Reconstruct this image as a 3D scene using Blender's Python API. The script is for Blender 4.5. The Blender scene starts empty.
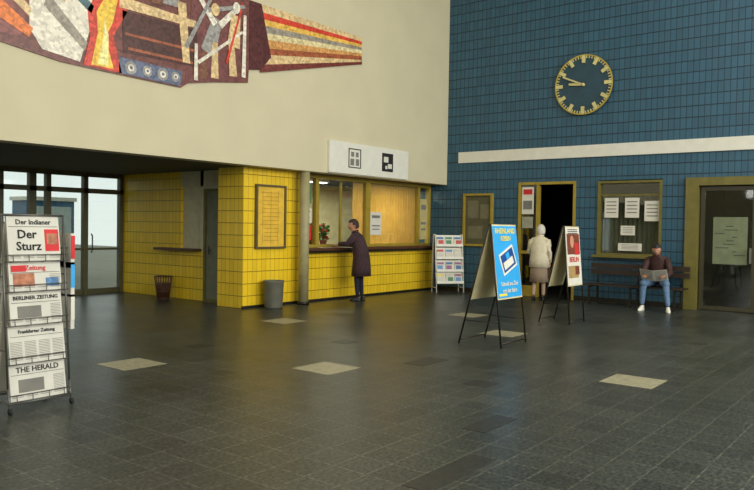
import bpy, bmesh, math, random
from mathutils import Vector, Matrix, Euler
random.seed(4)
T=Matrix.Translation
def RX(a): return Matrix.Rotation(math.radians(a),4,'X')
def RY(a): return Matrix.Rotation(math.radians(a),4,'Y')
def RZ(a): return Matrix.Rotation(math.radians(a),4,'Z')
I=Matrix.Identity(4)
sc=bpy.context.scene
sc.view_settings.view_transform='Standard'

# ---------------------------------------------------------------- materials
def s2l(c): return tuple(((x/255)/12.92 if x/255<=.04045 else ((x/255+.055)/1.055)**2.4) for x in c)
MC={}
def mat(name,rgb,rough=.6,metal=0,var=.12,scale=6,emit=0,bump=0,transl=0):
    if name in MC: return MC[name]
    m=bpy.data.materials.new(name); m.use_nodes=True; nt=m.node_tree; N=nt.nodes; L=nt.links
    b=N['Principled BSDF']; c=s2l(rgb)
    tc=N.new('ShaderNodeTexCoord'); no=N.new('ShaderNodeTexNoise'); no.inputs['Scale'].default_value=scale; no.inputs['Detail'].default_value=3
    L.new(tc.outputs['Object'],no.inputs['Vector'])
    r=N.new('ShaderNodeValToRGB'); r.color_ramp.elements[0].position=.3; r.color_ramp.elements[1].position=.7
    r.color_ramp.elements[0].color=(*[x*(1-var) for x in c],1); r.color_ramp.elements[1].color=(*[min(1,x*(1+var)) for x in c],1)
    L.new(no.outputs['Fac'],r.inputs['Fac']); L.new(r.outputs['Color'],b.inputs['Base Color'])
    b.inputs['Roughness'].default_value=rough; b.inputs['Metallic'].default_value=metal
    if emit: b.inputs['Emission Color'].default_value=(*c,1); b.inputs['Emission Strength'].default_value=emit
    if transl:
        t=N.new('ShaderNodeBsdfTranslucent'); L.new(r.outputs['Color'],t.inputs[0]); mx=N.new('ShaderNodeMixShader'); mx.inputs[0].default_value=transl
        o=[n for n in N if n.type=='OUTPUT_MATERIAL'][0]; L.new(b.outputs[0],mx.inputs[1]); L.new(t.outputs[0],mx.inputs[2]); L.new(mx.outputs[0],o.inputs['Surface'])
    if bump:
        bp=N.new('ShaderNodeBump'); bp.inputs['Strength'].default_value=bump; L.new(no.outputs['Fac'],bp.inputs['Height']); L.new(bp.outputs['Normal'],b.inputs['Normal'])
    MC[name]=m; return m
def tilemat(name,rgb,mortar,w,h,rough=.3,var=.18,ms=.012):
    m=bpy.data.materials.new(name); m.use_nodes=True; nt=m.node_tree; N=nt.nodes; L=nt.links; b=N['Principled BSDF']
    tc=N.new('ShaderNodeTexCoord'); sp=N.new('ShaderNodeSeparateXYZ'); L.new(tc.outputs['Object'],sp.inputs[0])
    ad=N.new('ShaderNodeMath'); L.new(sp.outputs[0],ad.inputs[0]); L.new(sp.outputs[1],ad.inputs[1])
    cb=N.new('ShaderNodeCombineXYZ'); L.new(ad.outputs[0],cb.inputs[0]); L.new(sp.outputs[2],cb.inputs[1])
    br=N.new('ShaderNodeTexBrick'); br.offset=0; br.inputs['Scale'].default_value=1; br.inputs['Brick Width'].default_value=w; br.inputs['Row Height'].default_value=h
    br.inputs['Mortar Size'].default_value=ms; br.inputs['Mortar Smooth'].default_value=.3
    c=s2l(rgb); br.inputs['Color1'].default_value=(*[x*(1-var) for x in c],1); br.inputs['Color2'].default_value=(*[min(1,x*(1+var)) for x in c],1)
    br.inputs['Mortar'].default_value=(*s2l(mortar),1)
    L.new(cb.outputs[0],br.inputs['Vector'])
    # deeper horizontal joints
    fr=N.new('ShaderNodeMath'); fr.operation='DIVIDE'; fr.inputs[1].default_value=h; L.new(sp.outputs[2],fr.inputs[0])
    f2=N.new('ShaderNodeMath'); f2.operation='FRACT'; L.new(fr.outputs[0],f2.inputs[0])
    lt=N.new('ShaderNodeMath'); lt.operation='LESS_THAN'; lt.inputs[1].default_value=ms*1.6/h; L.new(f2.outputs[0],lt.inputs[0])
    mx=N.new('ShaderNodeMixRGB'); mx.inputs[2].default_value=(*[x*.45 for x in s2l(mortar)],1); L.new(lt.outputs[0],mx.inputs[0]); L.new(br.outputs['Color'],mx.inputs[1]); L.new(mx.outputs[0],b.inputs['Base Color'])
    bp=N.new('ShaderNodeBump'); bp.inputs['Strength'].default_value=.5; bp.inputs['Distance'].default_value=.01; bp.invert=True
    L.new(br.outputs['Fac'],bp.inputs['Height']); L.new(bp.outputs['Normal'],b.inputs['Normal'])
    b.inputs['Roughness'].default_value=rough; return m
def floormat():
    m=bpy.data.materials.new('dark_stone_tiles'); m.use_nodes=True; nt=m.node_tree; N=nt.nodes; L=nt.links; b=N['Principled BSDF']
    tc=N.new('ShaderNodeTexCoord')
    br=N.new('ShaderNodeTexBrick'); br.offset=0; br.inputs['Scale'].default_value=1; br.inputs['Brick Width'].default_value=.27; br.inputs['Row Height'].default_value=.27
    br.inputs['Mortar Size'].default_value=.0045; br.inputs['Mortar Smooth'].default_value=.2
    br.inputs['Color1'].default_value=(*s2l((53,55,50)),1); br.inputs['Color2'].default_value=(*s2l((64,66,60)),1); br.inputs['Mortar'].default_value=(*s2l((92,93,82)),1)
    L.new(tc.outputs['Object'],br.inputs['Vector'])
    no=N.new('ShaderNodeTexNoise'); no.inputs['Scale'].default_value=38; no.inputs['Detail'].default_value=4; L.new(tc.outputs['Object'],no.inputs['Vector'])
    n2=N.new('ShaderNodeTexNoise'); n2.inputs['Scale'].default_value=.9; n2.inputs['Detail'].default_value=5; L.new(tc.outputs['Object'],n2.inputs['Vector'])
    r=N.new('ShaderNodeValToRGB'); r.color_ramp.elements[0].position=.38; r.color_ramp.elements[1].position=.65
    r.color_ramp.elements[0].color=(.5,.5,.5,1); r.color_ramp.elements[1].color=(1.5,1.5,1.42,1); L.new(no.outputs['Fac'],r.inputs['Fac'])
    r2=N.new('ShaderNodeValToRGB'); r2.color_ramp.elements[0].position=.3; r2.color_ramp.elements[1].position=.7
    r2.color_ramp.elements[0].color=(.75,.75,.75,1); r2.color_ramp.elements[1].color=(1.15,1.15,1.15,1); L.new(n2.outputs['Fac'],r2.inputs['Fac'])
    m1=N.new('ShaderNodeMixRGB'); m1.blend_type='MULTIPLY'; m1.inputs[0].default_value=1; L.new(br.outputs['Color'],m1.inputs[1]); L.new(r.outputs['Color'],m1.inputs[2])
    m2=N.new('ShaderNodeMixRGB'); m2.blend_type='MULTIPLY'; m2.inputs[0].default_value=1; L.new(m1.outputs[0],m2.inputs[1]); L.new(r2.outputs['Color'],m2.inputs[2])
    L.new(m2.outputs[0],b.inputs['Base Color'])
    mr=N.new('ShaderNodeMapRange'); mr.inputs[3].default_value=.24; mr.inputs[4].default_value=.42; L.new(n2.outputs['Fac'],mr.inputs[0]); L.new(mr.outputs[0],b.inputs['Roughness']); b.inputs['Specular IOR Level'].default_value=.36
    bp=N.new('ShaderNodeBump'); bp.inputs['Strength'].default_value=.08; bp.inputs['Distance'].default_value=.01; L.new(no.outputs['Fac'],bp.inputs['Height']); L.new(bp.outputs['Normal'],b.inputs['Normal'])
    return m
def mosaic(name,rgb,var=.3):
    if name in MC: return MC[name]
    m=bpy.data.materials.new(name); m.use_nodes=True; nt=m.node_tree; N=nt.nodes; L=nt.links; b=N['Principled BSDF']
    tc=N.new('ShaderNodeTexCoord'); vo=N.new('ShaderNodeTexVoronoi'); vo.inputs['Scale'].default_value=22; L.new(tc.outputs['Object'],vo.inputs['Vector'])
    sp=N.new('ShaderNodeSeparateXYZ'); L.new(vo.outputs['Color'],sp.inputs[0])
    c=s2l(rgb); r=N.new('ShaderNodeValToRGB'); r.color_ramp.elements[0].color=(*[x*(1-var) for x in c],1); r.color_ramp.elements[1].color=(*[min(1,x*(1+var)+.01) for x in c],1)
    L.new(sp.outputs[0],r.inputs['Fac']); L.new(r.outputs['Color'],b.inputs['Base Color']); b.inputs['Roughness'].default_value=.4
    MC[name]=m; return m
def glass(name='window_glass',tint=(.9,.94,.92),refl=.08):
    if name in MC: return MC[name]
    m=bpy.data.materials.new(name); m.use_nodes=True; nt=m.node_tree; N=nt.nodes; L=nt.links
    for n in list(N):
        if n.type=='BSDF_PRINCIPLED': N.remove(n)
    o=[n for n in N if n.type=='OUTPUT_MATERIAL'][0]
    t=N.new('ShaderNodeBsdfTransparent'); t.inputs[0].default_value=(*tint,1); g=N.new('ShaderNodeBsdfGlossy'); g.inputs['Roughness'].default_value=.03
    mx=N.new('ShaderNodeMixShader'); mx.inputs[0].default_value=refl; L.new(t.outputs[0],mx.inputs[1]); L.new(g.outputs[0],mx.inputs[2]); L.new(mx.outputs[0],o.inputs['Surface'])
    MC[name]=m; return m

# ---------------------------------------------------------------- mesh builder
class MB:
    def __init__(s,name): s.n=name; s.bm=bmesh.new(); s.mats=[]; s.M=I.copy()
    def mi(s,m):
        if m not in s.mats: s.mats.append(m)
        return s.mats.index(m)
    def _fin(s,vs,m,loc=I,smooth=False):
        X=s.M@loc
        for v in vs: v.co=X@v.co
        i=s.mi(m)
        for f in {f for v in vs for f in v.link_faces}: f.material_index=i; f.smooth=smooth
    def box(s,x0,x1,y0,y1,z0,z1,m,rot=None):
        r=bmesh.ops.create_cube(s.bm,size=1)['verts']
        L=T(((x0+x1)/2,(y0+y1)/2,(z0+z1)/2))@(rot or I)@Matrix.Diagonal((abs(x1-x0),abs(y1-y0),abs(z1-z0),1))
        s._fin(r,m,L)
    def rect(s,cx,cz,w,h,m,off=.004,th=.004,rot=0):
        r=bmesh.ops.create_cube(s.bm,size=1)['verts']
        s._fin(r,m,T((cx,-off,cz))@RY(-rot)@Matrix.Diagonal((w,th,h,1)))
    def cyl(s,p0,p1,r,m,seg=12,r2=None,cap=True,smooth=True):
        p0=Vector(p0);p1=Vector(p1);d=p1-p0
        q=d.to_track_quat('Z','Y').to_matrix().to_4x4()
        v=bmesh.ops.create_cone(s.bm,cap_ends=cap,segments=seg,radius1=r,radius2=r if r2 is None else r2,depth=d.length)['verts']
        s._fin(v,m,T((p0+p1)/2)@q,smooth)
    def wire(s,pts,r,m,seg=8):
        for a,b in zip(pts,pts[1:]): s.cyl(a,b,r,m,seg)
    def sph(s,c,r,m,rot=I,seg=16):
        if not hasattr(r,'__len__'): r=(r,r,r)
        v=bmesh.ops.create_uvsphere(s.bm,u_segments=seg,v_segments=max(6,seg*2//3),radius=1)['verts']
        s._fin(v,m,T(c)@rot@Matrix.Diagonal((*r,1)),True); return v
    def poly(s,pts,m,off=.004,th=.02):
        a=[s.bm.verts.new((p[0],-off,p[1])) for p in pts]; b=[s.bm.verts.new((p[0],-off+th,p[1])) for p in pts]
        s.bm.faces.new(a); s.bm.faces.new(b[::-1])
        n=len(pts)
        for i in range(n): s.bm.faces.new((a[i],b[i],b[(i+1)%n],a[(i+1)%n]))
        s._fin(a+b,m)
    def loft(s,rings,m,n=20,caps=True,wob=0,nw=7):
        rows=[]
        for k,(c,rx,ry) in enumerate(rings):
            row=[]
            for i in range(n):
                a=2*math.pi*i/n; w=1+wob*math.sin(a*nw)*(1-k/len(rings))
                row.append(s.bm.verts.new((c[0]+rx*w*math.cos(a),c[1]+ry*w*math.sin(a),c[2])))
            rows.append(row)
        for a,b in zip(rows,rows[1:]):
            for i in range(n): s.bm.faces.new((a[i],a[(i+1)%n],b[(i+1)%n],b[i]))
        if caps: s.bm.faces.new(rows[0][::-1]); s.bm.faces.new(rows[-1])
        s._fin([v for r in rows for v in r],m,I,True)
    def tube(s,pts,rad,m,n=10):
        pts=[Vector(p) for p in pts]; rows=[]
        for k,p in enumerate(pts):
            d=(pts[min(k+1,len(pts)-1)]-pts[max(k-1,0)]).normalized(); q=d.to_track_quat('Z','Y')
            rows.append([s.bm.verts.new(p+q@Vector((rad[k]*math.cos(2*math.pi*i/n),rad[k]*math.sin(2*math.pi*i/n),0))) for i in range(n)])
        for a,b in zip(rows,rows[1:]):
            for i in range(n): s.bm.faces.new((a[i],a[(i+1)%n],b[(i+1)%n],b[i]))
        s.bm.faces.new(rows[0][::-1]); s.bm.faces.new(rows[-1])
        s._fin([v for r in rows for v in r],m,I,True)
        s.sph(pts[-1],rad[-1]*1.0,m,seg=8)
    def text(s,body,size,cx,cz,m,off=.006,bold=0,rot=0):
        cu=bpy.data.curves.new('t','FONT'); cu.body=body; cu.size=size; cu.align_x='CENTER'; cu.align_y='CENTER'; cu.extrude=.001; cu.offset=bold; cu.resolution_u=2
        o=bpy.data.objects.new('t',cu); sc.collection.objects.link(o); dg=bpy.context.evaluated_depsgraph_get()
        me=bpy.data.meshes.new_from_object(o.evaluated_get(dg)); bpy.data.objects.remove(o)
        me.transform(s.M@T((cx,-off,cz))@RY(-rot)@RX(90)); s.addmesh(me,lambda c:m); 
    def addmesh(s,me,fn,smooth=False):
        for p in me.polygons:
            p.material_index=s.mi(fn(p.center.copy())); p.use_smooth=smooth
        s.bm.from_mesh(me)
        bpy.data.meshes.remove(me)
    def done(s,loc=(0,0,0),rz=0,bevel=0,parent=None):
        bmesh.ops.recalc_face_normals(s.bm,faces=s.bm.faces)
        me=bpy.data.meshes.new(s.n); s.bm.to_mesh(me); s.bm.free()
        for m in s.mats: me.materials.append(m)
        o=bpy.data.objects.new(s.n,me); sc.collection.objects.link(o); o.location=loc; o.rotation_euler=(0,0,math.radians(rz))
        if bevel:
            b=o.modifiers.new('bevel','BEVEL'); b.width=bevel; b.segments=2; b.limit_method='ANGLE'
        if parent: o.parent=parent
        return o
def frame(b,x0,x1,z0,z1,w,d,m,y0=0):
    # y0 front plane, depth d behind
    b.box(x0,x1,y0,y0+d,z1-w,z1,m); b.box(x0,x1,y0,y0+d,z0,z0+w,m)
    b.box(x0,x0+w,y0,y0+d,z0+w,z1-w,m); b.box(x1-w,x1,y0,y0+d,z0+w,z1-w,m)

# ---------------------------------------------------------------- palette
BEIGE=mat('beige_plaster',(204,195,162),.85,var=.04,scale=1.2)
BLUE=tilemat('blue_wall_tiles',(48,88,108),(28,54,68),.115,.225,.4,.1,.008)
YEL=tilemat('yellow_wall_tiles',(236,198,40),(186,146,28),.115,.225,.3,.07,.006)
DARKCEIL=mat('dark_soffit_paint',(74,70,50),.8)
CREAM=mat('cream_paint',(196,188,150),.6)
OCHRE=mat('ochre_frame',(158,136,46),.45)
OLIVE=mat('olive_frame',(108,100,44),.45)
WHITE=mat('white_enamel',(222,220,205),.5,var=.04)
PAPER=mat('paper_white',(215,212,196),.8,var=.04)
NEWS=mat('newsprint',(206,203,190),.9,var=.06)
INK=mat('black_ink',(28,28,28),.8)
GREYINK=mat('grey_print',(120,118,110),.9)
RED=mat('red_ink',(200,40,40),.7)
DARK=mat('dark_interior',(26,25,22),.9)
DKMET=mat('dark_steel',(52,48,42),.4,.6)
GREYMET=mat('grey_steel',(120,120,112),.4,.5)
WOODB=mat('brown_wood',(82,50,28),.5,var=.25,scale=9)
DWOOD=mat('dark_bench_wood',(48,34,24),.5,var=.25,scale=9)
CURT=mat('ochre_curtain',(230,182,92),.9,var=.08,transl=.45)
GLASS=glass()
SKIN=mat('skin',(196,140,112),.6,var=.05); LIP=mat('lips',(150,80,72),.6)
# ---------------------------------------------------------------- room shell
b=MB('floor'); b.box(-24,4,-16,4.8,-.12,0,floormat()); b.done()
LT=mat('pale_inlay_stone',(150,144,116),.45,var=.18,scale=14)
b=MB('floor_inlay_tiles')
for x,y in [(-10.75,-2.81),(-9.48,-4.54),(-7.87,-7.33),(-7.01,-1.41),(-5.75,-4.70),(-4.14,-3.13)]:
    b.box(x-.265,x+.265,y-.265,y+.265,-.01,.0025,LT)
b.done()
DT=mat('black_inlay_stone',(42,41,36),.4,var=.25,scale=20)
b=MB('floor_dark_tiles')
for x,y,w,h in [(-11.48,-7.4,.81,.2),(-10.3,-7.02,.54,.2),(-8.4,-5.13,.54,.27),(-7.96,-3.5,.27,.27),(-9.5,-2.4,.27,.27),(-9.04,-6.21,.27,.27)]:
    b.box(x-w/2,x+w/2,y-h/2,y+h/2,-.01,.002,DT)
b.done()
b=MB('wall_left'); b.box(-24,0,0,.3,2.61,8.3,BEIGE); b.done()
b=MB('wall_right')
for y0,y1 in [(4.8,-1.97),(-3.36,-3.86),(-5.21,-5.69),(-7.9,-16)]: b.box(0,.25,y1,y0,0,2.62,BLUE)
b.box(0,.25,-5.21,-3.86,0,1.01,BLUE); b.box(0,.25,-16,4.8,2.62,8.3,BLUE); b.done()
b=MB('ceiling'); b.box(-24,.25,-16,.3,8.3,8.5,mat('ceiling_paint',(190,186,165),.9)); b.done()
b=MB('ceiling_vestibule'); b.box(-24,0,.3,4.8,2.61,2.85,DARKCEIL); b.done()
b=MB('wall_rear')
PL=mat('hall_plaster',(170,162,130),.9)
b.box(-24,.25,-16.3,-16,0,2.6,PL); b.box(-24,.25,-16.3,-16,7.4,8.5,PL)
for i in range(7):
    x=-24+i*4; b.box(x-.2,x+.2,-16.3,-16,2.6,7.4,PL)
b.done()
b=MB('window_1')
for i in range(6):
    x=-24+i*4; b.box(x+.2,x+3.8,-16.2,-16.19,2.6,7.4,GLASS); b.box(x+1.95,x+2.05,-16.22,-16.1,2.6,7.4,DKMET)
b.done()
b=MB('wall_west'); b.box(-24.3,-24,-16.3,4.8,0,8.5,PL); b.done()
# back rooms beyond the tiled wall
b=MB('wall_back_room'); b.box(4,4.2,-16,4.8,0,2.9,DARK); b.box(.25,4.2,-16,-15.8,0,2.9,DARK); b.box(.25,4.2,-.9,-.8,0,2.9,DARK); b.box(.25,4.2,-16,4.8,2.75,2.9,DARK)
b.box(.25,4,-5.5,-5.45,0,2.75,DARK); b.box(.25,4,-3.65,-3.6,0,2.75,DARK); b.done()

# ticket office front (yellow tiles)
b=MB('wall_ticket_office')
b.box(-6.34,-4.78,.35,1.05,0,2.61,YEL)           # projecting pier
b.box(-4.78,0,.35,.6,0,1.04,YEL)                  # counter front
b.box(-6.0,-5.8,1.9,4.7,0,1.0,YEL); b.box(-6.0,-5.8,2.61,4.7,1.0,2.61,YEL)   # side wall
b.box(-6.0,-5.8,1.9,2.0,1.0,2.61,CREAM); b.box(-6.0,-5.8,1.9,2.61,2.3,2.61,CREAM)
b.box(-5.95,-5.85,2.0,2.61,1.0,2.3,CREAM)
b.box(-6.0,-5.8,1.05,1.9,2.25,2.61,CREAM)
b.box(-5.8,0,3.0,3.1,0,2.61,CREAM)
b.done()
b=MB('door_1'); GD=mat('grey_green_door',(120,122,96),.5)
frame(b,-1.9,-1.05,0,2.25,.06,.1,OLIVE)
b.box(-1.84,-1.11,.03,.07,.02,2.19,GD); b.box(-1.78,-1.7,-.03,.03,1.02,1.05,GREYMET); b.box(-1.78,-1.74,.0,.03,.95,1.12,GREYMET)
o=b.done(loc=(-6.0,0,0),rz=-90)
b=MB('window_sill_side'); b.box(-6.22,-5.97,1.95,3.25,1.0,1.05,WOODB); b.done(bevel=.008)
b=MB('trim_1'); b.box(-6.36,-4.78,.33,.35,0,.05,DKMET); b.box(-4.78,0,.33,.35,0,.05,DKMET); b.done()
b=MB('ticket_counter_ledge'); b.box(-4.77,-.01,.18,.62,1.04,1.1,WOODB); b.box(-4.77,-.01,.2,.22,1.0,1.04,DKMET); b.done(bevel=.008)
# glazing above the counter
b=MB('window_2')
Y=.5
b.box(-4.78,0,Y-.03,Y+.07,2.53,2.61,OCHRE)
for x,w in [(-4.75,.08),(-4.2,.1),(-2.52,.16),(-.52,.1),(-.05,.1)]: b.box(x-w/2,x+w/2,Y-.03,Y+.07,1.1,2.53,OCHRE)
b.box(-4.78,0,Y-.02,Y+.06,1.1,1.16,OCHRE)
b.box(-4.78,0,Y+.01,Y+.018,1.16,2.53,GLASS)
b.box(-3.45,-3.41,Y-.01,Y+.04,1.16,2.5,OCHRE)
# gathered curtains behind the bays
def curtain(x0,x1,y,z0,z1,m,n):
    pts=[(x0+(x1-x0)*i/n,y+.02*math.sin(i*1.25)) for i in range(n+1)]
    for (xa,ya),(xb,yb) in zip(pts,pts[1:]):
        v=[b.bm.verts.new(p) for p in [(xa,ya,z0),(xb,yb,z0),(xb,yb,z1),(xa,ya,z1)]]; b.bm.faces.new(v); b._fin(v,m)
curtain(-2.44,-.57,Y+.07,1.12,2.52,CURT,90); curtain(-2.95,-2.6,Y+.07,1.12,2.52,CURT,18)
b.done()
b=MB('notice'); b.M=T((0,Y-.0,0))
for x,z,w,h,m in [(-2.2,1.62,.42,.52,PAPER),(-.28,1.75,.3,1.0,mat('pale_poster',(190,176,120),.7)),(-4.5,2.2,.3,.4,mat('green_poster',(90,120,70),.7)),(-4.5,1.75,.3,.3,PAPER),(-4.5,1.4,.3,.3,RED)]:
    b.rect(x,z,w,h,m,.0); b.rect(x,z+h*.3,w*.7,h*.12,GREYINK,.004); b.rect(x,z-h*.1,w*.7,h*.06,GREYINK,.004); b.rect(x,z-h*.25,w*.6,h*.05,GREYINK,.004)
b.done()
# things inside the office behind first bay
b=MB('office_shelf'); SH=mat('shelf_wood',(120,100,62),.6)
b.box(-4.3,-2.5,2.6,2.95,0,1.0,SH)
for z in (1.0,1.4,1.8,2.2): b.box(-4.3,-2.5,2.6,2.95,z,z+.03,SH)
for x in (-4.3,-3.4,-2.53): b.box(x,x+.03,2.6,2.95,1.0,2.25,SH)
cols=[mat('binder_grey',(120,120,110),.6),mat('binder_red',(130,50,40),.6),mat('binder_green',(60,90,60),.6),PAPER]
for z in (1.03,1.43,1.83):
    x=-4.25
    while x<-2.62:
        w=random.uniform(.04,.08); b.box(x,x+w-.006,2.62,2.88,z,z+random.uniform(.24,.33),random.choice(cols)); x+=w
b.done()
GRN=mat('leaf_green',(70,120,46),.6); FLW=mat('flower_red',(210,60,50),.6); TERR=mat('terracotta',(150,80,50),.8)
for (x,s) in [(-3.98,1),(-3.65,.8)]:
    b=MB('potted_flower'); b.cyl((0,0,0),(0,0,.14),.06,TERR,14,.085)
    for i in range(60):
        a=random.uniform(0,6.28); r=random.uniform(.02,.15); z=random.uniform(.16,.5)
        b.cyl((0,0,.12),(r*math.cos(a),r*math.sin(a),z),.004,GRN,5)
        b.sph((r*math.cos(a),r*math.sin(a),z),(.04,.04,.012),FLW if i%5==0 else GRN,Euler((random.uniform(-.8,.8),random.uniform(-.8,.8),0)).to_matrix().to_4x4(),8)
    b.done(loc=(x,.8,1.1))
b=MB('ticket_desk'); b.box(-4.7,-.1,.63,1.2,1.02,1.1,WOODB)
for x in (-4.6,-2.4,-.2): b.box(x-.04,x+.04,.7,1.15,0,1.02,WOODB)
b.done()
b=MB('ceiling_light'); b.box(-4.2,-2.8,1.4,1.55,2.54,2.61,WHITE); b.box(-4.15,-2.85,1.42,1.53,2.52,2.54,mat('tube_glow',(255,250,225),.5,emit=5)); b.done()
# framed timetable on the pier
b=MB('timetable_frame'); b.M=T((0,.35,0)); frame(b,-6.06,-5.28,1.1,2.31,.04,.06,mat('bronze_frame',(104,92,58),.4,.3),-.06)
b.box(-6.03,-5.31,-.03,0,1.13,2.28,mat('yellow_timetable',(222,180,56),.7))
for i in range(13): b.rect(-5.67+random.uniform(-.03,.03),2.16-i*.075,.5*random.uniform(.7,1),.012,mat('brown_print',(190,148,50),.8),.034)
for x in (-5.88,-5.67,-5.48): b.rect(x,1.7,.006,1.0,MC['brown_print'],.034)
b.done()
b=MB('column'); COL=mat('column_paint',(158,150,108),.5); b.cyl((-4.96,.12,0),(-4.96,.12,2.61),.1,COL,28); b.cyl((-4.96,.12,0),(-4.96,.12,.06),.115,DKMET,28); b.done()
# white pictogram sign on the upper wall
b=MB('pictogram_sign'); b.box(-4.45,-1.74,-.06,0,2.63,3.27,WHITE)
for cx in (-3.66,-2.53):
    if cx<-3: 
        frame(b,cx-.2,cx+.2,2.76,3.16,.02,.01,INK,-.07); b.rect(cx,3.04,.24,.1,GREYINK,.064); b.rect(cx,2.88,.28,.14,GREYINK,.064); b.rect(cx,2.96,.05,.3,PAPER,.068)
    else:
        b.rect(cx,2.96,.4,.4,INK,.064); b.rect(cx-.06,3.02,.16,.12,PAPER,.068); b.rect(cx+.08,2.88,.14,.1,PAPER,.068); b.rect(cx-.05,2.85,.07,.07,PAPER,.068)
b.done()
# ---------------------------------------------------------------- mural
b=MB('wall_mural')
Mr=lambda n,c,v=.3: mosaic('mosaic_'+n,c,v)
b.poly([(-13,5.5),(-13,3.95),(-10.87,3.89),(-10.05,3.78),(-9.36,3.76),(-8.02,3.74),(-7.85,3.86),(-6.6,4.05),(-6.58,4.28),(-3.43,4.95),(-3.47,5.5)],Mr('maroon',(108,60,50)),.03,.03)
def P(pts,m,k=1): b.poly(pts,m,.03+.004*k,.006)
P([(-13,4.1),(-10.6,4.0),(-10.5,4.7),(-11.2,5.4),(-13,5.3)],Mr('plum',(132,74,66)))
P([(-11.1,4.3),(-10.5,4.02),(-10.45,4.15),(-11.1,4.6)],Mr('orange',(228,120,44)),2)
P([(-11.1,4.75),(-10.5,4.3),(-10.48,4.42),(-11.1,4.95)],Mr('tan',(214,184,132)),2)
P([(-10.5,4.15),(-10.32,3.9),(-9.77,3.83),(-9.62,4.31),(-9.5,4.78),(-9.4,5.4),(-10.5,5.4)],Mr('white',(224,216,196),.25))
P([(-10.3,4.5),(-9.7,4.0),(-9.66,4.12),(-10.25,4.68)],Mr('greywarm',(150,140,124)),2)
P([(-10.2,4.95),(-9.6,4.55),(-9.56,4.66),(-10.15,5.1)],Mr('teal',(76,108,112)),2)
P([(-10.45,4.75),(-10.0,4.62),(-9.95,4.7),(-10.42,4.9)],MC['mosaic_tan'],2)
P([(-9.72,3.8),(-9.62,4.2),(-9.66,4.6),(-9.5,4.9),(-9.45,5.4),(-8.95,5.4),(-9.1,5.0),(-9.02,4.7),(-9.25,4.3),(-9.1,3.78)],Mr('red',(206,64,40)),2)
P([(-9.6,3.82),(-9.5,4.3),(-9.52,4.6),(-9.38,4.85),(-9.3,5.3),(-9.18,4.85),(-9.26,4.5),(-9.38,4.25),(-9.24,3.82)],Mr('yellow',(244,192,64)),3)
P([(-9.5,3.85),(-9.42,4.2),(-9.4,4.5),(-9.33,4.3),(-9.33,3.85)],Mr('pale_yellow',(246,226,146)),4)
P([(-9.08,4.1),(-7.72,4.12),(-7.72,4.72),(-9.1,4.72)],Mr('darkbrown',(74,36,26)),2)
P([(-9.05,4.36),(-7.75,4.36),(-7.75,4.40),(-9.05,4.40)],Mr('rust',(156,84,48)),3)
P([(-9.0,4.15),(-7.8,4.15),(-7.8,4.19),(-9.0,4.19)],MC['mosaic_rust'],3)
P([(-9.15,4.75),(-7.8,4.75),(-7.7,4.86),(-9.15,4.92)],MC['mosaic_tan'],3)
P([(-9.1,5.0),(-8.1,5.0),(-8.0,5.4),(-9.0,5.4)],Mr('grey',(150,146,140)),2)
P([(-8.6,4.95),(-8.4,4.95),(-8.3,5.45),(-8.55,5.45)],Mr('brown',(120,76,52)),3)
P([(-8.0,4.15),(-7.86,4.15),(-7.95,5.1),(-8.12,5.1)],MC['mosaic_tan'],4)
P([(-9.15,3.78),(-8.05,3.76),(-8.0,4.0),(-9.15,4.02)],Mr('slate',(92,100,124)),2)
for x,r in ((-8.95,.1),(-8.66,.085),(-8.38,.1),(-8.14,.08)):
    P([(x+r*math.cos(k*math.pi/7),3.89+r*math.sin(k*math.pi/7)) for k in range(14)],MC['mosaic_grey'],3)
    P([(x+r*.55*math.cos(k*math.pi/5),3.89+r*.55*math.sin(k*math.pi/5)) for k in range(10)],MC['mosaic_white'],4)
    P([(x+r*.25*math.cos(k*math.pi/5),3.89+r*.25*math.sin(k*math.pi/5)) for k in range(10)],MC['mosaic_slate'],5)
P([(-7.95,3.82),(-6.62,4.08),(-6.62,5.45),(-7.8,5.45)],Mr('purple',(112,62,58)),1)
def stroke(x0,z0,x1,z1,w,m,k):
    d=Vector((x1-x0,z1-z0)).normalized(); n=Vector((-d.y,d.x))*w/2
    P([(x0+n.x,z0+n.y),(x0-n.x,z0-n.y),(x1-n.x*.7,z1-n.y*.7),(x1+n.x*.7,z1+n.y*.7)],m,k)
W=MC['mosaic_white']; G=MC['mosaic_grey']; BR=MC['mosaic_brown']; TN=MC['mosaic_tan']; TE=MC['mosaic_teal']
for i,(a,c,d,e,w,m) in enumerate([(-7.6,3.95,-7.55,4.5,.16,BR),(-7.5,4.4,-7.3,5.0,.3,G),(-7.35,4.0,-7.35,4.6,.16,TN),(-7.35,4.9,-7.7,5.3,.12,W),(-7.25,4.9,-6.85,5.3,.12,W),(-6.95,4.1,-7.0,4.7,.17,TN),(-6.95,4.6,-6.9,5.15,.28,TN),(-7.7,4.2,-6.75,4.9,.06,W),(-7.1,4.3,-6.75,5.4,.05,MC['mosaic_red']),(-7.95,4.4,-7.45,5.3,.08,G),(-6.72,4.12,-6.7,5.2,.09,W),(-7.5,5.1,-6.7,5.35,.08,G),(-7.75,3.9,-7.75,4.5,.08,W)]): stroke(a,c,d,e,w,m,3+i*.3)
P([(-7.36+.09*math.cos(k*.7),5.14+.11*math.sin(k*.7)) for k in range(9)],TN,7)
P([(-6.9+.08*math.cos(k*.7),5.28+.1*math.sin(k*.7)) for k in range(9)],W,8)
edges=[(4.28,4.95),(4.42,5.0),(4.6,5.04),(4.72,5.12),(4.88,5.17),(5.0,5.24),(5.13,5.3),(5.24,5.36),(5.36,5.42),(5.5,5.5)]
cs=[('maroon3',(112,48,38)),('tan',0),('rust',0),('gold2',(206,150,84)),('pale',(218,202,150)),('greywarm',0),('gold',(226,180,80)),('red',0),('tan',0)]
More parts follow.
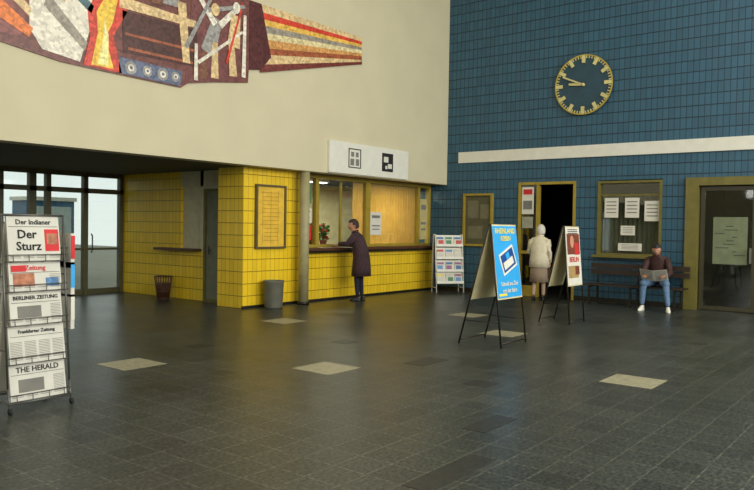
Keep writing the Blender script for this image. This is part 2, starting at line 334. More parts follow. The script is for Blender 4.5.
for (a,c),(d,e),(nm,cc) in zip(edges,edges[1:],cs): P([(-6.3,a),(-3.45,c),(-3.45,e),(-6.3,d)],MC['mosaic_'+nm] if not cc else Mr(nm,cc),1)
P([(-6.58,4.28),(-6.3,4.33),(-6.05,4.6),(-6.3,5.5),(-6.58,5.5)],Mr('darkred',(80,30,28)),2)
b.done()
# ---------------------------------------------------------------- blue wall fixtures
RW=RZ(-90)   # local x = -world y, local -y = -world x
b=MB('trim_2'); b.M=RW; b.box(.35,15.9,-.05,0,3.13,3.39,WHITE); b.done()
b=MB('trim_3'); b.M=RW
for a,c in [(-.3,1.97),(3.36,5.69),(7.9,15.9)]: b.box(a,c,-.02,0,0,.1,DKMET)
b.done()
b=MB('notice_case'); b.M=RW; frame(b,.52,1.32,1.12,2.38,.05,.08,OCHRE,-.08); b.box(.55,1.29,-.03,0,1.15,2.35,mat('case_back',(84,82,56),.8))
b.rect(.78,2.0,.3,.42,mat('case_sheet',(110,106,80),.8),.034); b.rect(1.1,1.95,.24,.34,MC['case_sheet'],.034); b.rect(.85,1.45,.4,.3,MC['case_sheet'],.034); b.done()
b=MB('door_2'); b.M=RW; frame(b,1.97,3.36,-.06,2.62,.06,.16,OCHRE,-.02); b.box(2.42,2.48,-.01,.1,0,2.56,OCHRE)
b.box(2.03,2.42,.04,.048,.05,2.56,GLASS); b.box(2.03,2.42,.02,.07,0,.25,OCHRE); b.box(2.03,2.42,.02,.07,.98,1.05,OCHRE)
b.rect(2.2,2.2,.3,.62,PAPER,-.01); b.rect(2.2,2.4,.22,.12,RED,-.004); b.rect(2.2,2.1,.22,.2,GREYINK,-.004)
b.rect(2.2,1.7,.28,.26,mat('pale_sheet',(150,150,130),.8),-.01)
b.done()
b=MB('window_3'); b.M=RW; frame(b,3.86,5.21,1.01,2.6,.05,.16,OLIVE,-.03)
b.box(3.92,5.15,.06,.068,1.07,2.54,GLASS); b.box(3.8,5.27,-.16,.02,.97,1.02,OLIVE)
b.box(3.92,5.15,.02,.08,2.28,2.32,OLIVE)
CG=mat('grey_curtain',(80,76,54),.9)
n=60
for i in range(n):
    xa=3.92+1.23*i/n; xb=3.92+1.23*(i+1)/n; ya=.16+.012*math.sin(i*1.3); yb=.16+.012*math.sin((i+1)*1.3)
    v=[b.bm.verts.new(p) for p in [(xa,ya,1.05),(xb,yb,1.05),(xb,yb,2.28),(xa,ya,2.28)]]; b.bm.faces.new(v); b._fin(v,CG)
b.done()
b=MB('notice'); b.M=RW@T((0,.05,0))
for x,z,w,h in [(4.14,2.03,.3,.42),(4.58,2.03,.3,.42),(5.0,1.96,.32,.42),(4.55,1.2,.5,.16),(4.5,1.55,.3,.2)]:
    b.rect(x,z,w,h,PAPER,.0)
    for k in range(4): b.rect(x,z+h*.3-k*h*.18,w*.7,h*.05,GREYINK,.004)
b.done()
b=MB('door_3'); b.M=RW; b.box(5.69,5.93,-.1,.16,0,2.62,OLIVE); b.box(7.66,7.9,-.1,.16,0,2.62,OLIVE); b.box(5.93,7.66,-.1,.16,2.46,2.62,OLIVE)
DL=mat('dark_door_leaf',(58,54,34),.4)
for x0,x1 in [(5.95,6.97),(6.99,7.64)]:
    frame(b,x0,x1,.01,2.44,.08,.05,DL,.02); b.box(x0+.08,x1-.08,.04,.048,.09,2.36,GLASS)
b.rect(6.5,1.38,.62,.92,mat('greenish_map',(112,120,90),.8),-.03,.006)
for k in range(9): b.rect(6.5+random.uniform(-.2,.2),1.1+k*.07,random.uniform(.06,.25),.02,mat('map_ink',(70,80,64),.8),-.026,.003)
b.box(6.86,6.89,-.04,.02,.95,1.25,GREYMET)
b.done()
# clock: ring with hour blocks on a blue dial
b=MB('wall_clock'); b.M=RW@T((3.5,0,4.70)); CY=mat('clock_yellow',(206,196,132),.4); R=.65
v=64
for r0,r1,m in [(R-.025,R,mat('clock_rim',(178,156,62),.4))]:
    for i in range(v):
        a0=2*math.pi*i/v; a1=2*math.pi*(i+1)/v
        q=[(r0*math.cos(a0),r0*math.sin(a0)),(r1*math.cos(a0),r1*math.sin(a0)),(r1*math.cos(a1),r1*math.sin(a1)),(r0*math.cos(a1),r0*math.sin(a1))]
        b.poly(q,m,.09,.03)
b.cyl((0,-.05,0),(0,-.058,0),R-.02,mat('clock_face_blue',(40,70,84),.5),64,smooth=False)
b.cyl((0,0,0),(0,-.05,0),.25,DKMET,24)
for i in range(60):
    a=math.radians(i*6)
    big=i%5==0
    w=.075 if big else .022; h=.16 if big else .06
    rr=R-.02-h/2
    b.rect(rr*math.sin(a),rr*math.cos(a),w,h,CY,.085 if big else .075,.02,rot=-i*6)
def chand(deg,l,w,o):
    a=math.radians(deg); b.rect(l*.4*math.sin(a),l*.4*math.cos(a),w,l,CY,o,.012,rot=-deg)
chand(-66,.56,.035,.11); chand(-84,.36,.05,.098); b.cyl((0,-.06,0),(0,-.12,0),.035,CY,16)
b.done()
# ---------------------------------------------------------------- bench
b=MB('bench')
for i in range(4): b.box(-.78+i*.115,-.68+i*.115,-5.85,-3.85,.41,.44,DWOOD)
for i in range(2): b.box(-.27,-.24,-5.85,-3.85,.62+i*.13,.72+i*.13,DWOOD)
for y in (-5.7,-4.85,-4.0):
    b.box(-.76,-.72,y-.02,y+.02,0,.41,DKMET); b.box(-.3,-.26,y-.02,y+.02,0,.41,DKMET); b.box(-.78,-.26,y-.02,y+.02,.37,.41,DKMET); b.cyl((-.28,y,.4),(-.22,y,.86),.015,DKMET)
b.done()
# ---------------------------------------------------------------- entrance glazing
b=MB('door_4'); FR=mat('entrance_frame',(84,80,52),.5)
xs=[-13.0,-12.1,-11.2,-10.3,-9.5,-8.68,-7.72,-6.9,-6.04]
b.box(-24,-6.0,4.66,4.78,2.52,2.61,FR); b.box(-24,-6.0,4.66,4.78,2.17,2.27,FR); b.box(-24,-6,4.69,4.75,0,.12,FR)
for x in xs: b.box(x-.05,x+.05,4.66,4.78,0,2.55,FR)
b.box(-8.12,-7.98,4.66,4.78,0,2.55,FR)
b.box(-24,-6.0,4.71,4.718,.1,2.55,GLASS)
for x in (-7.62,-6.8): b.wire([(x,4.62,.9),(x,4.58,.95),(x,4.58,1.25),(x,4.62,1.3)],.015,GREYMET)
for x in (-7.3,-6.5): b.box(x-.38,x+.38,4.69,4.74,.95,1.0,FR)
b.done()
b=MB('ground_outside'); b.box(-40,12,4.8,45,-.12,-.01,mat('asphalt',(120,122,112),.9)); b.done()
b=MB('platform_building'); PB=mat('pale_blue_render',(168,186,190),.8); b.box(-24,-2,24,26,0,2.4,PB)
for i in range(9): b.box(-22+i*2.2,-20.9+i*2.2,23.95,24,.9,1.9,mat('outside_window',(60,72,74),.3))
b.box(-24.3,-1.7,23.4,26.3,2.4,2.6,mat('roof_edge',(90,96,88),.7)); b.done()
b=MB('platform_canopy'); b.box(-16,-9.3,9,14,2.75,2.95,MC['roof_edge'])
for x in (-15,-12.2,-9.6): b.cyl((x,11.5,0),(x,11.5,2.75),.07,mat('blue_post',(50,90,140),.5),12)
b.done()
b=MB('hedge'); HG=mat('hedge_leaves',(50,70,38),.9,var=.5,scale=14,bump=.6)
for i in range(60): b.sph((-22+i*.33,19+random.uniform(-.4,.4),random.uniform(.4,1.1)),(.5,.5,.55),HG,seg=8)
b.done()
b=MB('telephone_booth'); b.box(-5.9,-4.7,9,10,0,2.1,mat('booth_blue',(60,110,150),.5)); b.box(-5.8,-4.8,8.97,9,.5,1.95,mat('booth_pane',(190,205,205),.4)); b.box(-5.95,-4.65,8.95,10.05,2.1,2.2,WHITE); b.done()

# ---------------------------------------------------------------- bins
b=MB('waste_bin'); BG=mat('bin_grey',(98,98,84),.5)
b.loft([((0,0,0),.165,.165),((0,0,.03),.17,.17),((0,0,.48),.195,.195),((0,0,.5),.205,.205),((0,0,.515),.2,.2),((0,0,.5),.185,.185),((0,0,.1),.16,.16)],BG,28); b.done(loc=(-5.8,.09,0))
b=MB('wire_waste_basket')
for i in range(20):
    a=2*math.pi*i/20; c,s_=math.cos(a),math.sin(a); a2=a+.35
    b.cyl((.12*c,.12*s_,.02),(.18*math.cos(a2),.18*math.sin(a2),.46),.007,WOODB,6); b.cyl((.12*c,.12*s_,.02),(.18*math.cos(a-.35),.18*math.sin(a-.35),.46),.007,WOODB,6)
for r,z in [(.12,.02),(.142,.16),(.16,.31),(.18,.46)]:
    pts=[(r*math.cos(k*math.pi/12),r*math.sin(k*math.pi/12),z) for k in range(25)]; b.wire(pts,.011,WOODB,6)
b.cyl((0,0,0),(0,0,.02),.125,WOODB,20); b.cyl((0,0,.02),(0,0,.3),.11,mat('bin_liner',(70,55,40),.9),16,.14); b.done(loc=(-6.24,2.86,0))

# ---------------------------------------------------------------- magazine rack by the corner
b=MB('magazine_rack')
for x in (-.34,.34):
    b.wire([(x,-.16,0),(x,.0,1.38),(x,.14,1.38),(x,.2,0)],.014,WHITE); b.wire([(x,-.14,.12),(x,.2,.12)],.01,WHITE)
cs=[mat('mag_%d'%i,c,.5) for i,c in enumerate([(190,60,50),(60,110,160),(220,200,90),(70,130,90),(150,90,130),(200,196,180),(90,140,190)])]
for k,z in enumerate((.22,.5,.8,1.1)):
    b.M=T((0,-.13+k*.035,z))@RX(-14)
    b.box(-.34,.34,.005,.02,0,.28,WHITE); b.box(-.34,.34,-.05,0,-.01,.0,WHITE); b.box(-.34,.34,-.055,-.045,-.01,.05,WHITE)
    for i in range(3):
        x=-.22+i*.22; b.box(x-.09,x+.09,-.02,-.002,.0,.24,PAPER); b.rect(x,.2,.16,.05,random.choice(cs),.022); b.rect(x+random.uniform(-.02,.02),.1,.13,.1,random.choice(cs),.022)
b.M=I; b.done(loc=(-.5,-.4,0),rz=-38)

# ---------------------------------------------------------------- sandwich boards
def sandwich(x0,x1,yr,yf,yb,art,H=1.6,zb=.62):
    b=MB('sandwich_board'); w=x1-x0; xc=(x0+x1)/2
    for x in (x0,x1):
        b.cyl((x,yf,.0),(x,yr-.012,H),.012,DKMET); b.cyl((x,yb,.0),(x,yr+.012,H),.012,DKMET)
    b.cyl((x0,yr,H),(x1,yr,H),.012,DKMET)
    b.cyl((x0,yf+(yr-yf)*.03,.05),(x1,yf+(yr-yf)*.03,.05),.01,DKMET); b.cyl((x0,yb+(yr-yb)*.03,.05),(x1,yb+(yr-yb)*.03,.05),.01,DKMET)
    for x in (x0,x1): b.cyl((x,yf+(yr-yf)*.2,.32),(x,yb+(yr-yb)*.2,.32),.007,DKMET)
    # front panel
    af=math.degrees(math.atan2(yr-yf,H)); ab=math.degrees(math.atan2(yb-yr,H))
    CP=mat('board_cream',(204,194,150),.7); L=math.hypot(H,yr-yf)
    b.M=T((xc,yf,0))@RX(-af); b.box(-w/2+.005,w/2-.005,-.016,.004,zb,L,CP); art(b,w,zb,L)
    L2=math.hypot(H,yb-yr); b.M=T((xc,yb,0))@RX(ab); b.box(-w/2+.005,w/2-.005,-.004,.016,zb,L2,CP)
    b.M=I; return b.done()
CYAN=mat('poster_blue',(48,160,222),.35,var=.05); DBL=mat('poster_deep_blue',(24,70,140),.35); PYEL=mat('poster_yellow',(240,220,70),.5); POR=mat('poster_brown',(120,60,40),.5)
def art1(b,w,z0,z1):
    h=z1-z0; c=(z0+z1)/2
    b.rect(0,c,w-.04,h-.04,CYAN,.018); b.text('RHEINLAND',.1,0,z1-.09,PYEL,.024,.001); b.text('REISEN',.09,0,z1-.19,PYEL,.024,.001)
    b.rect(.02,c+.02,.42,.3,PAPER,.022,.004,20); b.rect(.02,c+.02,.36,.24,DBL,.025,.004,20); b.rect(.02,c-.02,.28,.1,PAPER,.028,.004,20); b.rect(.0,c+.08,.1,.08,CYAN,.03,.004,20)
    b.text('Schnell ans Ziel',.075,0,z0+.2,PAPER,.024,.001); b.text('mit der Bahn',.075,0,z0+.11,PAPER,.024,.001); b.rect(-.2,z0+.06,.2,.03,PYEL,.022)
def art2(b,w,z0,z1):
    h=z1-z0; c=(z0+z1)/2
    b.rect(0,c,w-.04,h-.04,PAPER,.018); b.rect(0,c+.2,w-.1,.34,POR,.022); b.sph((-.05,-.02,c+.24),(.09,.008,.12),SKIN); b.rect(.12,c+.12,.16,.2,RED,.026)
    b.text('BERLIN',.12,0,c-.06,RED,.024,.002); b.rect(-.05,c-.26,.4,.2,mat('poster_tan',(170,140,90),.5),.022); b.rect(.1,c-.24,.16,.14,POR,.026)
    for k in range(3): b.rect(0,c+.44-k*.03,.4,.012,INK,.022)
def art3(b,w,z0,z1):
    b.rect(0,(z0+z1)/2,w-.06,z1-z0-.06,PAPER,.018); b.rect(0,z1-.2,w*.7,.12,DBL,.022)
sandwich(-6.97,-6.27,-5.12,-5.32,-4.68,art1)
sandwich(-4.1,-3.5,-4.88,-5.02,-4.48,art2)
o=sandwich(-6.9,-6.35,6.7,6.5,7.0,art3,1.1,.2); o.location.z=-.01

# ---------------------------------------------------------------- newspaper rack
b=MB('newspaper_rack'); WR=mat('rack_wire',(96,96,90),.4,.6)
for x in (-.26,.26):
    b.wire([(x,-.06,.0),(x,-.02,.2),(x,.1,1.6),(x,.22,1.6),(x,.34,.2),(x,.38,0)],.009,WR); b.wire([(x,-.04,.08),(x,.36,.08)],.009,WR); b.wire([(x,-.0,.5),(x,.32,.5)],.006,WR); b.wire([(x,.05,1.1),(x,.27,1.1)],.006,WR)
for y,z in [(-.05,.08),(.37,.08),(.1,1.6),(.22,1.6)]: b.cyl((-.26,y,z),(.26,y,z),.009,WR)
for y in (-.06,.38):
    for x in (-.26,.26): b.cyl((x-.01,y,.025),(x+.01,y,.025),.025,INK,14)
PHB=mat('photo_blue',(80,120,160),.7,var=.4,scale=20); PHR=mat('photo_warm',(170,110,80),.7,var=.4,scale=20)
def paper(cx,y,z,w,h,title,col,style,back=False):
    b.M=T((cx,y,z))@(RZ(180) if back else I)@RX(-9)
    th=.018
    b.box(-w/2,w/2,0,th,0,h,NEWS); b.cyl((-w/2,th/2,h),(w/2,th/2,h),th/2,NEWS,10)
    for k in range(2): b.box(-w/2+.004*k,w/2-.003*k,th+.001+k*.006,th+.006+k*.006,.0,h+.008*(k+1),NEWS)
    ts=min(.062,h*.24); ts=min(ts,1.75*w*.9/max(len(title),1))
    if style=='red': b.rect(0,h*.72,w*.96,h*.44,RED,.002,.003); b.text(title,h*.2,0,h*.8,PAPER,.005,.001); b.text('Skandal',h*.14,0,h*.62,PAPER,.005,.001)
    else: b.text(title,ts,0,h-.045,col,.003,.001)
    if style=='bold': b.text('Der',.1,-.06,h*.6,INK,.003,.002); b.text('Sturz',.1,-.05,h*.33,INK,.003,.002); b.rect(.15,h*.47,.12,h*.5,RED,.002,.003); b.rect(.15,h*.5,.09,h*.25,PHR,.004,.003)
    top=h*(.12 if style=='bold' else .3 if style=='red' else .62)
    if style=='photo': b.rect(-.06,h*.4,w*.45,h*.36,GREYINK,.002,.002)
    if style=='cphoto': b.rect(-.1,h*.4,w*.4,h*.46,PHR,.002,.003); b.rect(-.14,h*.8,w*.28,h*.22,RED,.004,.003); b.rect(.14,h*.3,w*.25,h*.3,PHB,.002,.003)
    for c in range(4):
        x=-w/2+w*(c+.5)/4; z0=.03
        while z0<top:
            if not(style in('photo','cphoto') and c<3 and h*.18<z0<h*.66): b.rect(x,z0,w*.2,.004,GREYINK,.001,.002)
            z0+=.013
    b.rect(0,h-.082,w*.94,.003,INK,.002,.002)
    for zz,yy in [(-.004,-.03),(.05,-.032)]: b.cyl((-.26,yy,zz),(.26,yy,zz),.004,WR,6)
    b.cyl((-.26,.03,-.004),(.26,.03,-.004),.004,WR,6)
    for x in (-.2,-.07,.07,.2): b.wire([(x,.03,-.004),(x,-.03,-.004),(x,-.032,.05)],.0035,WR,6)
rows=[(1.22,.37,'Der Indianer','bold'),(.975,.235,'Zeitung','cphoto'),(.7,.265,'BERLINER ZEITUNG','photo'),(.39,.3,'Frankfurter Zeitung','text'),(.09,.29,'THE HERALD','photo')]
for k,(z,h,t,st) in enumerate(rows):
    y=-.03+.09*(z/1.4)
    paper(0.0,y,z,.44 if k<3 else .47,h,t,RED if k==1 else INK,st)
b.M=I
paper(.05,.125,1.27,.42,.33,'Express',RED,'red')
for k,(z,h) in enumerate([(1.2,.34),(.95,.3),(.68,.3),(.4,.3),(.12,.32)]):
    paper(.05,.36-.09*(z/1.4),z,.46,h,'Kurier',[RED,INK,DBL][k%3],['red','photo','text'][k%3],True)
b.M=T((.3,.2,0))@RZ(90)   # side pocket papers facing +x
for z,cc in [(1.15,RED),(.9,CYAN),(.62,PAPER)]:
    b.box(-.14,.14,-.05,-.015,z,z+.3,NEWS); b.box(-.145,-.14,-.05,-.015,z+.08,z+.28,cc); b.rect(0,z+.2,.24,.14,cc,.052); b.rect(0,z+.08,.2,.08,GREYINK,.052); b.cyl((-.14,-.06,z+.02),(.14,-.06,z+.02),.004,WR,6)
b.M=I; b.done(loc=(-12.37,-3.92,0),rz=0)

# ---------------------------------------------------------------- people
def skin_geo(V,E,R,sub=2):
    me=bpy.data.meshes.new('sk'); me.from_pydata([Vector(v) for v in V],E,[]); o=bpy.data.objects.new('sk',me); sc.collection.objects.link(o)
    o.modifiers.new('s','SKIN'); su=o.modifiers.new('u','SUBSURF'); su.levels=sub; su.render_levels=sub
    for i,d in enumerate(me.skin_vertices[0].data):
        r=R[i]; d.radius=r if hasattr(r,'__len__') else (r,r); d.use_root=(i==0)
    bpy.context.view_layer.update(); dg=bpy.context.evaluated_depsgraph_get()
    m2=bpy.data.meshes.new_from_object(o.evaluated_get(dg)); bpy.data.objects.remove(o); return m2
def segd(p,a,c):
    a=Vector(a);c=Vector(c);d=c-a;t=max(0,min(1,(p-a).dot(d)/max(d.length_squared,1e-9))); return (p-a-d*t).length
def rf(r): return max(r) if hasattr(r,'__len__') else r
def body(mb,J,mats,sub=2):
    names=list(J); V=[J[n][0] for n in names]; R=[J[n][1] for n in names]
    E=[(names.index(J[n][2]),i) for i,n in enumerate(names) if J[n][2]]
    me=skin_geo(V,E,R,sub)
    def fn(c):
        best=min(E,key=lambda e:segd(c,V[e[0]],V[e[1]])-.3*min(rf(R[e[1]]),rf(R[e[0]]))); return mats(names[best[1]])
    mb.addmesh(me,fn,True)
def head(mb,c,yaw,pitch,hair,style='short',skin=SKIN):
    M0=mb.M.copy(); mb.M=M0@T(c)@RZ(yaw)@RX(pitch)
    v=bmesh.ops.create_uvsphere(mb.bm,u_segments=28,v_segments=20,radius=1)['verts']
    for q in v:
        x,y,z=q.co
        if z<0: x*=1-.28*z*z; y*=(1-.12*z*z)
        if y>0 and z<-.1: y*=.95
        nose=math.exp(-((x/.16)**2+((z+.12)/.2)**2)) if y>0 else 0
        brow=math.exp(-((z-.12)/.12)**2)*.03 if y>0 else 0
        eye=(math.exp(-(((abs(x)-.42)/.16)**2+((z-.02)/.12)**2)) if y>0 else 0)*.06
        chin=math.exp(-((x/.3)**2+((z+.85)/.2)**2))*.12 if y>0 else 0
        y+=nose*.22+brow-eye+chin
        q.co=(x*.076,y*.095,z*.118)
    mb._fin(v,skin,I,True)
    for s in (-1,1):
        mb.sph((.031*s,.08,.004),.011,WHITE,seg=10); mb.sph((.031*s,.089,.004),.005,INK,seg=8)
        mb.sph((.078*s,-.005,-.005),(.012,.022,.032),skin,seg=10); mb.box(.031*s-.016,.031*s+.016,.086,.093,.026,.031,hair)
    mb.sph((0,.088,-.052),(.024,.008,.007),LIP,seg=10)
    v=bmesh.ops.create_uvsphere(mb.bm,u_segments=32,v_segments=24,radius=1)['verts']
    low={'short':-.38,'bob':-.62}[style]; big=1.0 if style=='short' else 1.09
    kill=[q for q in v if (q.co.y>.25 and q.co.z<.42) or q.co.z<low or (q.co.y>.0 and q.co.z<-.1)]
    bmesh.ops.delete(mb.bm,geom=kill,context='VERTS'); v=[q for q in v if q.is_valid]
    for q in v:
        k=1+.04*math.sin(q.co.x*19)*math.sin(q.co.z*17+q.co.y*13); x,y,z=q.co*k
        q.co=(x*.088*big,y*.108*big-.004-(.01 if style=='bob' else 0),z*.13*(1+(big-1)*.6)+.004)
    mb._fin(v,hair,I,True); mb.M=M0
def hand(mb,w,d,up,side,curl=.4,skin=SKIN):
    d=Vector(d).normalized(); up=Vector(up); sd=d.cross(up).normalized()*side; up=up.normalized()
    w=Vector(w); pc=w+d*.045
    rot=Matrix((d,sd,d.cross(sd))).transposed().to_4x4()
    mb.sph(pc,(.052,.041,.015),skin,rot,12)
    L=[.062,.074,.068,.052]
    for i in range(4):
        o=w+d*.085+sd*(.03-.02*i); a=curl*.6; b_=curl*1.3; l=L[i]
        p1=o+(d*math.cos(a)-up*math.sin(a))*l*.5; p2=p1+(d*math.cos(a+b_)-up*math.sin(a+b_))*l*.5
        mb.tube([o-d*.02,o,p1,p2],[.009,.0095,.0085,.007],skin,8)
    o=w+d*.025+sd*.03; p1=o+(d*.6+sd*.8).normalized()*.035-up*.008; p2=p1+(d*.95+sd*.2-up*.3).normalized()*.03
    mb.tube([o-sd*.01,o,p1,p2],[.011,.011,.010,.008],skin,8)
def shoe(mb,p,yaw,m,L=.25):
    M0=mb.M.copy(); mb.M=M0@T(p)@RZ(yaw)
    mb.loft([((0,.05,0),.042,L/2),((0,.05,.015),.045,L/2+.003),((0,.05,.035),.043,L/2-.004),((0,.02,.06),.037,.09),((0,-.02,.095),.034,.05),((0,-.02,.1),.03,.045)],m,18); mb.M=M0

# --- woman at the ticket counter
COAT=mat('plum_coat',(58,38,42),.9,var=.45,scale=24); TR=mat('navy_trousers',(30,32,48),.9); SHO=mat('black_shoes',(22,20,20),.4); BH=mat('brown_hair',(52,34,24),.7,var=.3,scale=40)
b=MB('standing_woman')
J={'pelvis':((0,-.05,.92),(.15,.12),None),'spine':((0,-.01,1.1),(.13,.10),'pelvis'),'chest':((0,.05,1.27),(.15,.11),'spine'),'neck0':((0,.09,1.40),.06,'chest'),'neck':((0,.12,1.46),.05,'neck0'),'skull':((0,.14,1.52),.055,'neck'),
'shR':((.17,.07,1.34),.065,'chest'),'elR':((.23,.22,1.17),.052,'shR'),'wrR':((.12,.42,1.17),.033,'elR'),
'shL':((-.17,.07,1.34),.065,'chest'),'elL':((-.24,.2,1.18),.052,'shL'),'wrL':((-.14,.40,1.18),.033,'elL'),
'hipR':((.09,-.04,.84),.095,'pelvis'),'knR':((.095,-.0,.47),.062,'hipR'),'anR':((.1,-.03,.09),.042,'knR'),
'hipL':((-.09,-.04,.84),.095,'pelvis'),'knL':((-.095,.03,.47),.062,'hipL'),'anL':((-.1,.0,.09),.042,'knL')}
body(b,J,lambda n: SKIN if n in('neck','skull') else (TR if n[:2] in('kn','an','hi') else COAT))
b.loft([((0,-.04,.52),.255,.2),((0,-.045,.7),.24,.19),((0,-.04,.92),.215,.175),((0,-.01,1.08),.195,.16),((0,.04,1.25),.2,.155),((0,.07,1.36),.17,.13),((0,.095,1.42),.085,.075),((0,.11,1.45),.062,.06)],COAT,24,wob=.03)
b.tube([(.165,.07,1.34),(.205,.15,1.25),(.235,.22,1.17),(.18,.33,1.17),(.13,.4,1.17)],[.078,.07,.062,.055,.048],COAT,12); b.tube([(-.165,.07,1.34),(-.21,.14,1.25),(-.245,.2,1.18),(-.19,.31,1.18),(-.15,.38,1.18)],[.078,.07,.062,.055,.048],COAT,12)
b.tube([(-.07,.1,1.44),(0,.05,1.455),(.07,.1,1.44),(0,.165,1.42),(-.07,.1,1.44)],[.025]*5,COAT)
hand(b,(.12,.42,1.165),(-.3,1,-.2),(0,0,1),-1,.5); hand(b,(-.14,.40,1.175),(.2,1,-.25),(0,0,1),1,.3)
head(b,(0,.155,1.565),25,-12,BH,'bob')
shoe(b,(.1,-.03,0),-8,SHO,.24); shoe(b,(-.1,0,0),10,SHO,.24)
b.done(loc=(-3.62,-.2,0),rz=22)
# --- elderly woman seen from behind
CC=mat('cream_jacket',(206,196,168),.9,var=.08,scale=12); SK=mat('taupe_skirt',(138,120,100),.9,var=.1); WH=mat('white_hair',(206,200,186),.8,var=.2,scale=40); ST=mat('stocking',(168,140,116),.7)
b=MB('elderly_woman')
J={'pelvis':((0,0,.9),(.15,.12),None),'spine':((0,-.01,1.08),(.13,.10),'pelvis'),'chest':((0,.01,1.24),(.15,.11),'spine'),'neck0':((0,.04,1.37),.06,'chest'),'neck':((0,.06,1.42),.05,'neck0'),'skull':((0,.08,1.48),.055,'neck'),
'shR':((.165,.01,1.31),.06,'chest'),'elR':((.22,-.02,1.05),.05,'shR'),'wrR':((.21,.08,.84),.033,'elR'),
'shL':((-.165,.01,1.31),.06,'chest'),'elL':((-.23,.0,1.06),.05,'shL'),'wrL':((-.17,.2,.98),.033,'elL'),
'hipR':((.085,0,.82),.09,'pelvis'),'knR':((.085,.05,.46),.058,'hipR'),'anR':((.085,.07,.09),.04,'knR'),
'hipL':((-.085,0,.82),.09,'pelvis'),'knL':((-.085,-.01,.46),.058,'hipL'),'anL':((-.085,-.12,.1),.04,'knL')}
body(b,J,lambda n: SKIN if n in('neck','skull') else (ST if n[:2] in('kn','an','hi') else CC))
b.loft([((0,-.01,.4),.205,.175),((0,0,.6),.2,.165),((0,0,.8),.185,.15)],SK,24,wob=.04)
b.loft([((0,0,.72),.225,.175),((0,0,.9),.21,.165),((0,-.01,1.05),.19,.15),((0,.0,1.22),.2,.145),((0,.02,1.33),.165,.12),((0,.04,1.39),.085,.075),((0,.055,1.42),.06,.06)],CC,24,wob=.02)
b.tube([(.165,.01,1.31),(.2,-.01,1.18),(.22,-.02,1.05),(.215,.03,.94),(.21,.07,.86)],[.074,.066,.06,.052,.046],CC,12); b.tube([(-.165,.01,1.31),(-.2,.0,1.18),(-.23,.0,1.06),(-.2,.1,1.02),(-.175,.18,.99)],[.074,.066,.06,.052,.046],CC,12)
b.tube([(-.065,.04,1.41),(0,-.01,1.42),(.065,.04,1.41),(0,.1,1.39),(-.065,.04,1.41)],[.024]*5,CC)
hand(b,(.21,.08,.84),(0,.2,-1),(1,0,0),1,.5); hand(b,(-.17,.2,.98),(.3,1,-.1),(0,0,1),1,.8)
head(b,(0,.095,1.515),10,-6,WH,'bob')
shoe(b,(.085,.07,0),-5,SHO,.22); shoe(b,(-.085,-.12,0),6,SHO,.22)
BAG=mat('brown_handbag',(70,44,30),.5); b.box(.17,.25,-.02,.2,.5,.7,BAG); b.wire([(.21,.0,.7),(.21,.06,.8),(.21,.12,.8),(.21,.18,.7)],.008,BAG)
b.done(loc=(-.66,-2.83,0),rz=-80)
# --- man seated on the bench reading
JK=mat('maroon_jacket',(60,34,30),.7,var=.3,scale=10); JN=mat('blue_jeans',(92,120,150),.9,var=.12,scale=20); KH=mat('black_hair',(24,20,18),.6,var=.3,scale=40)
b=MB('seated_man')
J={'pelvis':((0,0,.56),(.15,.12),None),'spine':((0,.06,.76),(.13,.10),'pelvis'),'chest':((0,.15,.95),(.15,.11),'spine'),'neck0':((0,.22,1.06),.06,'chest'),'neck':((0,.26,1.11),.052,'neck0'),'skull':((0,.29,1.16),.058,'neck'),
'shR':((.165,.16,1.0),.058,'chest'),'elR':((.25,.26,.74),.048,'shR'),'wrR':((.19,.47,.68),.033,'elR'),
'shL':((-.165,.16,1.0),.058,'chest'),'elL':((-.25,.26,.74),.048,'shL'),'wrL':((-.19,.47,.68),.033,'elL'),
'hipR':((.1,.06,.54),.1,'pelvis'),'knR':((.2,.47,.52),.068,'hipR'),'anR':((.22,.46,.1),.045,'knR'),
'hipL':((-.1,.06,.54),.1,'pelvis'),'knL':((-.21,.48,.52),.068,'hipL'),'anL':((-.27,.55,.1),.045,'knL')}
body(b,J,lambda n: SKIN if n in('neck','skull') else (JN if n[:2] in('kn','an','hi') else JK))
b.loft([((0,.0,.5),.18,.14),((0,.03,.62),.175,.14),((0,.06,.76),.17,.14),((0,.12,.92),.182,.14),((0,.17,1.02),.155,.115),((0,.225,1.07),.085,.08),((0,.25,1.1),.064,.063)],JK,24,wob=.02)
for s in (1,-1):
    b.tube([(.16*s,.16,1.0),(.21*s,.2,.87),(.25*s,.26,.74),(.22*s,.38,.7),(.195*s,.45,.68)],[.07,.063,.056,.05,.043],JK,12)
    hand(b,(.19*s,.47,.68),(-.25*s,1,.15),(0,-.3,1),-s,.8)
    b.tube([(.1*s,.08,.545),(.16*s,.3,.545),((.2 if s>0 else .21)*s,.47,.53)],[.1,.085,.072],JN,14)
head(b,(0,.325,1.19),8,-28,KH)
shoe(b,(.22,.46,0),-10,WHITE,.28); shoe(b,(-.27,.55,0),12,WHITE,.28)
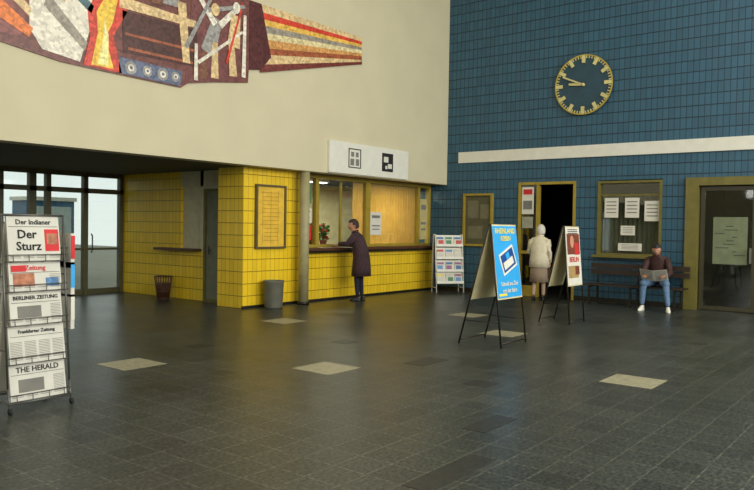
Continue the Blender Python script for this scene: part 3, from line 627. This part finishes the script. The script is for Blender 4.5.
# open newspaper held in his hands
b.M=T((0,.56,.68))@RX(-50)
for s in (-1,1):
    v=[b.bm.verts.new(p) for p in [(0,0,-.16),(.25*s,-.04,-.16),(.25*s,-.04,.18),(0,0,.18)]]; b.bm.faces.new(v); b._fin(v,NEWS)
    M0=b.M.copy()
    b.M=M0@T((.125*s,-.02,0))@RZ(-9*s)
    for k in range(12): b.rect(random.uniform(-.01,.01),-.13+k*.025,.2,.004,GREYINK,-.004,.002)
    b.rect(-.02,.08,.12,.1,mat('pink_print',(190,120,110),.8),.004,.002); b.M=M0
b.M=I
b.done(loc=(-.52,-5.33,0),rz=98)

# ---------------------------------------------------------------- lights
w=bpy.data.worlds.new('overcast_sky'); sc.world=w; w.use_nodes=True; bg=w.node_tree.nodes['Background']; bg.inputs[0].default_value=(.9,.95,.93,1); bg.inputs[1].default_value=1.2
def area(n,loc,rot,sx,sy,p,col):
    l=bpy.data.lights.new(n,'AREA'); l.shape='RECTANGLE'; l.size=sx; l.size_y=sy; l.energy=p; l.color=col
    o=bpy.data.objects.new(n,l); sc.collection.objects.link(o); o.location=loc; o.rotation_euler=[math.radians(a) for a in rot]; return o
area('daylight_rear_windows',(-8,-15.8,5),(78,0,0),16,4.4,1900,(1,.985,.95))
area('daylight_west_windows',(-23.6,-7,5.2),(80,0,-90),10,4,450,(1,.985,.95))
area('added_ceiling_fill',(-9,-7,8.25),(0,0,0),14,8,260,(1,.985,.95))  # added soft ambient fill below the solid ceiling; no skylight is there
area('office_tube',(-3.5,1.47,2.5),(0,0,0),1.3,.12,36,(1,.95,.8))
area('added_curtain_fill',(-1.5,1.47,2.5),(0,0,0),1.3,.12,65,(1,.93,.75))  # added lamp without a fixture, brightens the curtains from behind
# ---------------------------------------------------------------- camera
cam=bpy.data.cameras.new('camera'); co=bpy.data.objects.new('camera',cam); sc.collection.objects.link(co)
cam.lens=35.05; cam.sensor_width=36; co.location=(-15.44,-9.85,1.55); co.rotation_euler=(1.54573,-.015494,-.909102); sc.camera=co
